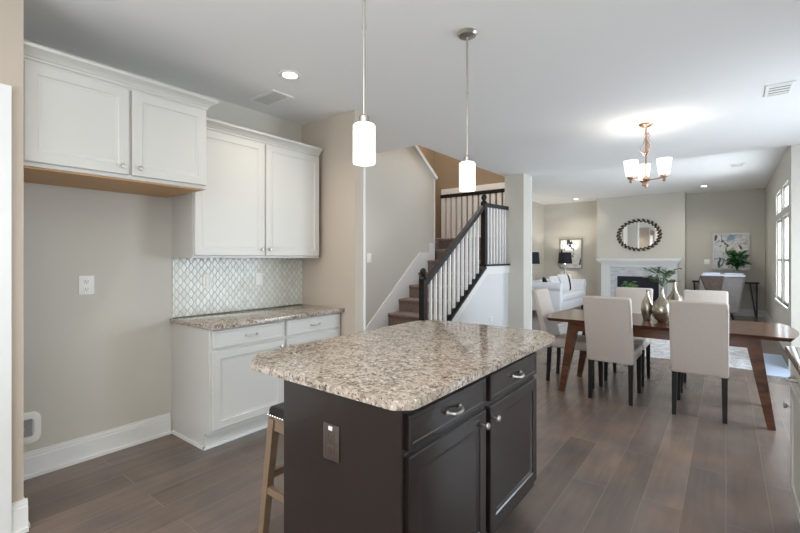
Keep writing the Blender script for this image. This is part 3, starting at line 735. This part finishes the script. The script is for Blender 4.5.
def chair0(label):
    """faces +Y, seat centre at origin"""
    t = thing('dining_chair', label, 'chair', (0, 0, 0), group='upholstered dining chairs round the table')
    lean = lambda v: Vector((v.x, v.y-.16*max(0, (v.z-.40))/.6, v.z))
    MB().rbox(-.205, .205, -.20, .25, .385, .49, .028, 4).build('seat', LINEN, t)
    b = MB().rbox(-.205, .205, -.27, -.202, .375, 1.015, .024, 4, lean)
    b.build('backrest', LINEN, t)
    for sx in (-1, 1): MB().tube([lean(Vector((sx*.198, -.266, .40+.0632*i))) for i in range(10)], .0035, 5).build('piping', LINEN, t)
    for sx in (-1, 1):
        MB().bar((sx*.175, -.225, .39), (sx*.178, -.245, .001), .042, .042, .032, .032, up=(0, 1, 0)).build('leg', BLACKW, t)
        MB().bar((sx*.178, .215, .39), (sx*.18, .225, .001), .042, .042, .032, .032, up=(0, 1, 0)).build('leg', BLACKW, t)
    return t
C0 = chair0('cream upholstered dining chair at the near side of the table, closer to the staircase')
C0.location = (-.882, 4.70, 0)
dup(C0, (-.185, 4.69, 0), 0, 'cream upholstered dining chair at the near side of the table, closer to the right wall')
dup(C0, (-.89, 5.42, 0), PI, 'pale dining chair across the table, in front of the fireplace')
dup(C0, (-.185, 5.42, 0), PI, 'pale dining chair across the table, before the velvet armchair')
dup(C0, (-1.34, 4.97, 0), -PI/2, 'pale dining chair at the left end of the table near the sofa')

def vase(x, y, prof, label, n=28):
    o = MB().lathe(prof, (0, 0, 0), n).build('vase', BRASS); o.location = (x, y, .7602); return tag(o, label, 'vase', 'metallic bottle vases on the dining table')
def bottle(h, r):
    pr = [(.30, 0), (.42, .01), (.72, .10), (.93, .22), (1, .34), (.93, .46), (.72, .57), (.44, .67), (.25, .76), (.17, .86), (.15, .95), (.19, 1.0), (.13, 1.0), (.10, .93)]
    return [(a*r, b*h) for a, b in pr]
def slim(h, r):
    pr = [(.55, 0), (.62, .01), (.85, .18), (1, .38), (.92, .52), (.66, .66), (.34, .78), (.22, .88), (.20, .96), (.26, 1.0), (.18, 1.0), (.12, .93)]
    return [(a*r, b*h) for a, b in pr]
vase(-.62, 4.85, slim(.298, .060), 'slim dark silver vase, leftmost of the three on the table')
vase(-.488, 4.775, bottle(.328, .088), 'round bellied silver vase, middle of the three, holding green stems')
vase(-.41, 5.06, bottle(.385, .088), 'tallest silver vase standing behind the other two')
g = MB(); base = Vector((0, 0, -.03))
st_ = MB()
for i in range(15):
    a = 2*PI*i/15+random.uniform(-.2, .2); r = random.uniform(.05, .17); zt = random.uniform(.06, .2)
    pts = [Vector((0, 0, -.06)), Vector((0, 0, .01)), Vector((r*.35*math.cos(a), r*.35*math.sin(a), zt*.75)), Vector((r*math.cos(a), r*math.sin(a), zt))]
    st_.tube(pts, .0025, 5)
    for k in range(9):
        u = .3+.7*k/8; p = pts[2].lerp(pts[3], (u-.3)/.7)
        d = Vector((math.cos(a+random.choice((-1, 1))*1.0), math.sin(a+random.choice((-1, 1))*1.0), random.uniform(-.1, .9)))
        g.leaf(p, d, random.uniform(.045, .07), .024, (random.uniform(-.5, .5), random.uniform(-.5, .5), 1))
t = thing('greenery', 'sprays of grey-green leaves standing in the middle silver vase', 'plant', (-.488, 4.775, .7602+.33))
st_.build('stem', LEAF, t); g.build('foliage', SAGE, t)

tag(MB().rbox(-2.75, .30, 6.76, 10.9, .0005, .014, .005, 2).build('area_rug', RUG), 'large cream textured rug under the living room seating', 'rug')
tag(MB().rbox(.31, .62, 6.56, 8.0, .0005, .012, .004, 2).build('floor_mat', MATBL), 'pale blue mat on the floor beyond the right end of the table', 'mat')

# ================================================================== LIVING ROOM
t = thing('fireplace', 'white mantel fireplace with mosaic tile surround on the chimney wall', 'fireplace', (-1.8, 12.5, 0))
b = MB().box(-2.76, -.86, 12.22, 12.499, 1.31, 1.36).box(-2.73, -.89, 12.27, 12.499, 1.27, 1.31).box(-2.70, -.92, 12.32, 12.499, 1.235, 1.27)
b.build('mantel_shelf', TRIM, t, world=True, smooth=0)
b = MB().box(-2.67, -2.46, 12.38, 12.499, .001, 1.235).box(-1.16, -.95, 12.38, 12.499, .001, 1.235).box(-2.46, -1.16, 12.38, 12.499, 1.14, 1.235)
for x in (-2.62, -1.11): b.box(x, x+.02, 12.37, 12.38, .15, 1.2).box(x+.09, x+.11, 12.37, 12.38, .15, 1.2)
b.box(-2.69, -2.44, 12.36, 12.38, .001, .14).box(-1.18, -.93, 12.36, 12.38, .001, .14)
b.build('surround', TRIM, t, world=True, smooth=0)
MB().box(-2.46, -2.28, 12.44, 12.499, .001, 1.14).box(-1.34, -1.16, 12.44, 12.499, .001, 1.14).box(-2.28, -1.34, 12.44, 12.499, .90, 1.14).build('tile', MOSAIC, t, world=True, smooth=0)
MB().box(-2.28, -1.34, 12.485, 12.499, .001, .90).box(-2.28, -1.34, 12.42, 12.44, .80, .90).box(-2.28, -2.24, 12.42, 12.44, .03, .8).box(-1.38, -1.34, 12.42, 12.44, .03, .8).box(-2.24, -1.38, 12.42, 12.44, .03, .12).build('firebox', FIRE, t, world=True, smooth=0)
lg = MB()
for i in range(3): lg.tube([(-2.1+.1*i, 12.465, .16+.05*i), (-1.6+.08*i, 12.465, .18+.04*i)], .02, 8)
lg.build('log', CARPET, t, world=True)

t = thing('mirror', 'oval mirror in a dark beaded frame hung above the mantel', 'mirror', (-1.79, 12.5, 1.97))
b = MB(); n = 48; f = [b.bm.verts.new((.44*math.cos(2*PI*i/n), -.02, .345*math.sin(2*PI*i/n))) for i in range(n)]; f2 = [b.bm.verts.new((.44*math.cos(2*PI*i/n), -.005, .345*math.sin(2*PI*i/n))) for i in range(n)]
b.bm.faces.new(f); b.bm.faces.new(f2[::-1])
for i in range(n): b.bm.faces.new((f[i], f[(i+1) % n], f2[(i+1) % n], f2[i]))
b.build('mirror_glass', MIRROR, t, smooth=30)
b = MB(); N = 28
for i in range(N):
    a = 2*PI*i/N
    for da, rr, s_ in ((0, .488, .046), (PI/N, .435, .030)):
        rx, rz = rr*1.0, rr*.80
        b.ball((rx*math.cos(a+da), -.024, rz*math.sin(a+da)), s_, (1, .45, .62), 8, 6, Matrix.Rotation(-(a+da)-.9, 3, 'Y'))
b.tube([(.455*math.cos(2*PI*i/40), -.014, .36*math.sin(2*PI*i/40)) for i in range(41)], .01, 6)
b.build('frame', BEAD, t)

def painting(x0, x1, z0, z1, m, label, fw=.035):
    t = thing('painting', label, 'painting', ((x0+x1)/2, 13.0, (z0+z1)/2))
    MB().box(x0, x1, 12.955, 12.999, z0, z0+fw).box(x0, x1, 12.955, 12.999, z1-fw, z1).box(x0, x0+fw, 12.955, 12.999, z0+fw, z1-fw).box(x1-fw, x1, 12.955, 12.999, z0+fw, z1-fw).build('frame', SILVER, t, world=True, smooth=0)
    MB().box(x0+fw, x1-fw, 12.975, 12.999, z0+fw, z1-fw).build('canvas', m, t, world=True, smooth=0)
painting(-3.94, -3.30, 1.06, 1.94, ART1, 'framed abstract painting behind the dark-shaded lamp')
painting(-.26, .44, 1.10, 1.97, ART2, 'framed abstract painting above the console table')
outlet('light_switch', 'y', 13.0, -1, -.375, 1.28, 'white switch plate on the back wall beside the right painting', kind='rocker', w=.115, h=.12, cat='switch')
outlet('light_switch', 'x', -3.95, 1, 4.44, 1.375, 'white switch plate on the wall beside the stairs', kind='rocker', w=.09, h=.13, cat='switch')
outlet('outlet', 'x', -2.87, 1, 6.05, .42, 'white outlet on the low wall beneath the stair balustrade')

# sofa faces +X
t = thing('sofa', 'white tufted sofa with rolled arms beside the left wall', 'sofa', (-3.5, 11.25, 0))
MB().rbox(-3.93, -3.075, 10.15, 12.35, .10, .34, .03).build('base', WHITEF, t, world=True)
for y0, y1 in ((10.34, 11.25), (11.25, 12.16)): MB().rbox(-3.72, -3.05, y0, y1, .335, .50, .05, 4).build('seat_cushion', WHITEF, t, world=True)
def rolled(y0, y1, out):
    b = MB().rbox(-3.95, -3.06, y0, y1, .112, .70, .02)
    ym = (y0+y1)/2; pts = [(-3.95, ym+out*.03, .68), (-3.055, ym+out*.03, .68)]
    b.tube(pts, .115, 18)
    for i in range(6):
        for j in range(2): b.ball((-3.88+.15*i, ym+out*.03-out*.108*math.cos(.2+.7*j)*1, .68-.108*math.sin(.2+.7*j)*(1 if j else 0)), .014, u=6, v=5)
    b.ball((-3.055, ym+out*.03, .68), .03, (.4, 1, 1))
    return b.build('arm', WHITEF, t, world=True)
rolled(10.12, 10.34, -1); rolled(12.16, 12.38, 1)
b = MB().rbox(-3.97, -3.72, 10.13, 12.37, .114, .70, .02); b.tube([(-3.87, 10.10, .69), (-3.87, 12.40, .69)], .115, 18)
for i in range(14):
    for j in range(2): b.ball((-3.72, 10.45+.12*i+(.06 if j else 0), .46+.12*j+.02), .014, u=6, v=5)
b.build('backrest', WHITEF, t, world=True)
for x in (-3.88, -3.13):
    for y in (10.2, 12.3): MB().lathe([(.022, .001), (.03, .06), (.026, .11)], (x, y, 0), 10).build('leg', BLACKW, t, world=True)
def pillow(x, y, z, rz, tilt, s_, m, label, stripe=None):
    t = thing('throw_pillow', label, 'pillow', (x, y, z), rz)
    def puff(v): return v
    def mk(w0, w1, k):
        b = MB(); n = 10; vs = {}
        for sgn in (1, -1):
            for i in range(n+1):
                for j in range(n+1):
                    u, v = w0+(w1-w0)*i/n, -1+2*j/n
                    th = .13*s_*((1-u*u)**.5*(1-v*v)**.5)**.7*k+.006
                    p = Vector((sgn*th, u*s_*.5*(1-.06*v*v), v*s_*.5*(1-.06*u*u)))
                    p = Matrix.Rotation(tilt, 3, 'Y') @ p
                    vs[sgn, i, j] = b.bm.verts.new(p)
            for i in range(n):
                for j in range(n): b.bm.faces.new((vs[sgn, i, j], vs[sgn, i+1, j], vs[sgn, i+1, j+1], vs[sgn, i, j+1]))
        edge = [(i, 0) for i in range(n)]+[(n, j) for j in range(n)]+[(n-i, n) for i in range(n)]+[(0, n-j) for j in range(n)]
        for q, e in enumerate(edge):
            e2 = edge[(q+1) % len(edge)]; b.bm.faces.new((vs[1, e[0], e[1]], vs[1, e2[0], e2[1]], vs[-1, e2[0], e2[1]], vs[-1, e[0], e[1]]))
        return b
    mk(-1, 1, 1).build('cushion', m, t, smooth=60)
    if stripe: mk(stripe[0], stripe[1], 1.06).build('stripe', STRIPE, t, smooth=60)
pillow(-3.56, 10.62, .70, .3, -.32, .42, STRIPE, 'black throw pillow at the near end of the white sofa')
pillow(-3.46, 11.88, .715, -.7, -.30, .46, WHITEF, 'white throw pillow with a black stripe at the far end of the sofa', (.30, .52))
pillow(-3.55, 11.35, .70, -.25, -.34, .42, WHITEF, 'pale throw pillow with black edge band in the middle of the sofa', (.72, .94))

def floor_lamp(x, y, label, tri):
    t = thing('floor_lamp', label, 'lamp', (x, y, 0))
    MB().lathe([(.19, 1.215), (.168, 1.535), (.162, 1.535), (.184, 1.215)], n=28, close=True).build('lamp_shade', NAVY, t)
    point('floor_lamp_bulb', (x, y, 1.44), 17, (1, .92, .82))
    if tri:
        for k in range(3):
            a = 2*PI*k/3+.5; MB().tube([(.012*math.cos(a), .012*math.sin(a), 1.22), (.14*math.cos(a), .14*math.sin(a), .001)], .008, 8).build('leg', CHROME, t)
        MB().tube([(0, 0, 1.16), (0, 0, 1.50)], .008, 8).lathe([(.01, 1.15), (.03, 1.17), (.03, 1.21), (.01, 1.23)], n=12).tube([(-.187, 0, 1.23), (.187, 0, 1.23)], .003, 6).build('pole', CHROME, t)
    else:
        MB().tube([(0, 0, .02), (0, 0, 1.50)], .008, 8).tube([(-.187, 0, 1.23), (.187, 0, 1.23)], .003, 6).build('pole', CHROME, t)
        MB().lathe([(.12, .001), (.12, .015), (.02, .025)], n=24).build('base', CHROME, t)
floor_lamp(-4.2, 11.44, 'slim floor lamp with dark shade behind the sofa, half hidden by the column', False)
floor_lamp(-3.70, 12.68, 'tripod lamp with dark navy shade in front of the left painting', True)

# coffee table with plant (mostly behind the dining chairs)
t = thing('coffee_table', 'low black coffee table in the middle of the living room', 'table', (-1.63, 10.1, .0145))
MB().lathe([(.40, .415), (.42, .42), (.42, .445), (.40, .45)], n=36).build('tabletop', BLACKW, t)
for k in range(3):
    a = 2*PI*k/3; MB().tube([(.28*math.cos(a), .28*math.sin(a), .42), (.36*math.cos(a), .36*math.sin(a), 0)], .014, 8).build('leg', BLACK, t)
def plant(name, x, y, z, label, pot_m, leaf_m, n, spread, h0, h1, L, w, pot):
    t = thing(name, label, 'plant', (x, y, z))
    MB().lathe(pot, n=20).build('pot', pot_m, t)
    zt = pot[-1][1]; g, s_ = MB(), MB()
    for i in range(n):
        a = random.uniform(0, 2*PI); q = math.sqrt(random.random())*spread; zz = zt+random.uniform(h0, h1)
        p = Vector((q*math.cos(a), q*math.sin(a), zz)); s_.tube([(0, 0, zt-.02), (p.x*.3, p.y*.3, zt+(zz-zt)*.6), p], .003, 4)
        g.leaf(p, (math.cos(a), math.sin(a), random.uniform(-.3, .9)), L*random.uniform(.7, 1.2), w, (math.cos(a)*-.5, math.sin(a)*-.5-.4, 1), .3)
    s_.build('stem', leaf_m, t); g.build('foliage', leaf_m, t)
plant('potted_plant', -1.63, 10.1, .4647, 'bright green spiky potted plant in front of the black firebox', PLATE, LEAFB, 46, .05, .06, .24, .14, .04, [(.06, 0), (.085, .09), (.085, .17), (.07, .17)])

t = thing('console_table', 'narrow black console table with angled legs against the back wall', 'table', (.05, 12.75, 0))
MB().box(-.66, .60, 12.55, 12.93, .785, .815).build('tabletop', BLACKW, t, world=True, smooth=0)
for x in (-.56, .50):
    for y in (12.6, 12.88):
        s_ = 1 if x > 0 else -1
        MB().bar((x-.06, y, .786), (x+s_*.04+.005, y, .001), .022, .022).bar((x+.06, y, .786), (x+s_*.04+.02, y, .001), .022, .022).build('leg', BLACK, t, world=True)
plant('potted_plant', .20, 12.66, .8152, 'big leafy green plant in a glass vase on the console table', GLASSV, LEAFD, 110, .17, .10, .42, .12, .085, [(.07, 0), (.085, .06), (.075, .2), (.06, .28)])

# armchair facing -X, seen from its side
t = thing('armchair', 'silver grey velvet armchair before the console table', 'armchair', (-.10, 11.62, 0))
def tub(v): return Vector((v.x*(1+.55*(v.z-.18)/.9) if v.x > 0 else v.x, v.y*(1+.10*(v.z-.2)), v.z))
MB().rbox(-.36, .22, -.36, .36, .20, .46, .05, 4).build('seat', GREYV, t)
MB().rbox(.12, .28, -.40, .40, .22, 1.06, .06, 4, tub).build('backrest', GREYV, t)
for sy in (-1, 1):
    def wing(v, sy=sy):
        k = max(0, (v.z-.22)/.84); x = v.x
        return Vector(((x*(1+.45*k) if x > 0 else x+.04*k), v.y+sy*.02*k, v.z))
    MB().rbox(-.40, .30, sy*.42-.055, sy*.42+.055, .22, .985, .045, 4, wing).build('arm', GREYV, t)
for x, dx in ((-.30, -.04), (.18, .06)):
    for y in (-.33, .33): MB().bar((x, y, .21), (x+dx, y, .001), .04, .04, .026, .026).build('leg', BLACK, t)
tag(MB().rbox(-.46, -.02, 11.115, 11.25, .66, 1.00, .03, 3, lambda v: Vector((v.x+(-.16*(1-v.z) if v.x > -.2 else .35*(1-v.z)), v.y, v.z))).build('fur_throw', FUR), 'brown fur throw draped over the side of the velvet armchair', 'throw')
bt = MB().rbox(-.42, .32, 11.14, 11.32, .992, 1.03, .018, 3, lambda v: Vector((v.x, v.y, v.z+.008*math.sin(v.x*17)))).rbox(-.40, -.10, 11.16, 11.32, 1.028, 1.06, .018, 3).rbox(-.03, .29, 11.16, 11.32, 1.028, 1.055, .018, 3)
tag(bt.build('folded_blanket', THROW), 'pale blue folded blanket lying along the top of the armchair', 'blanket')
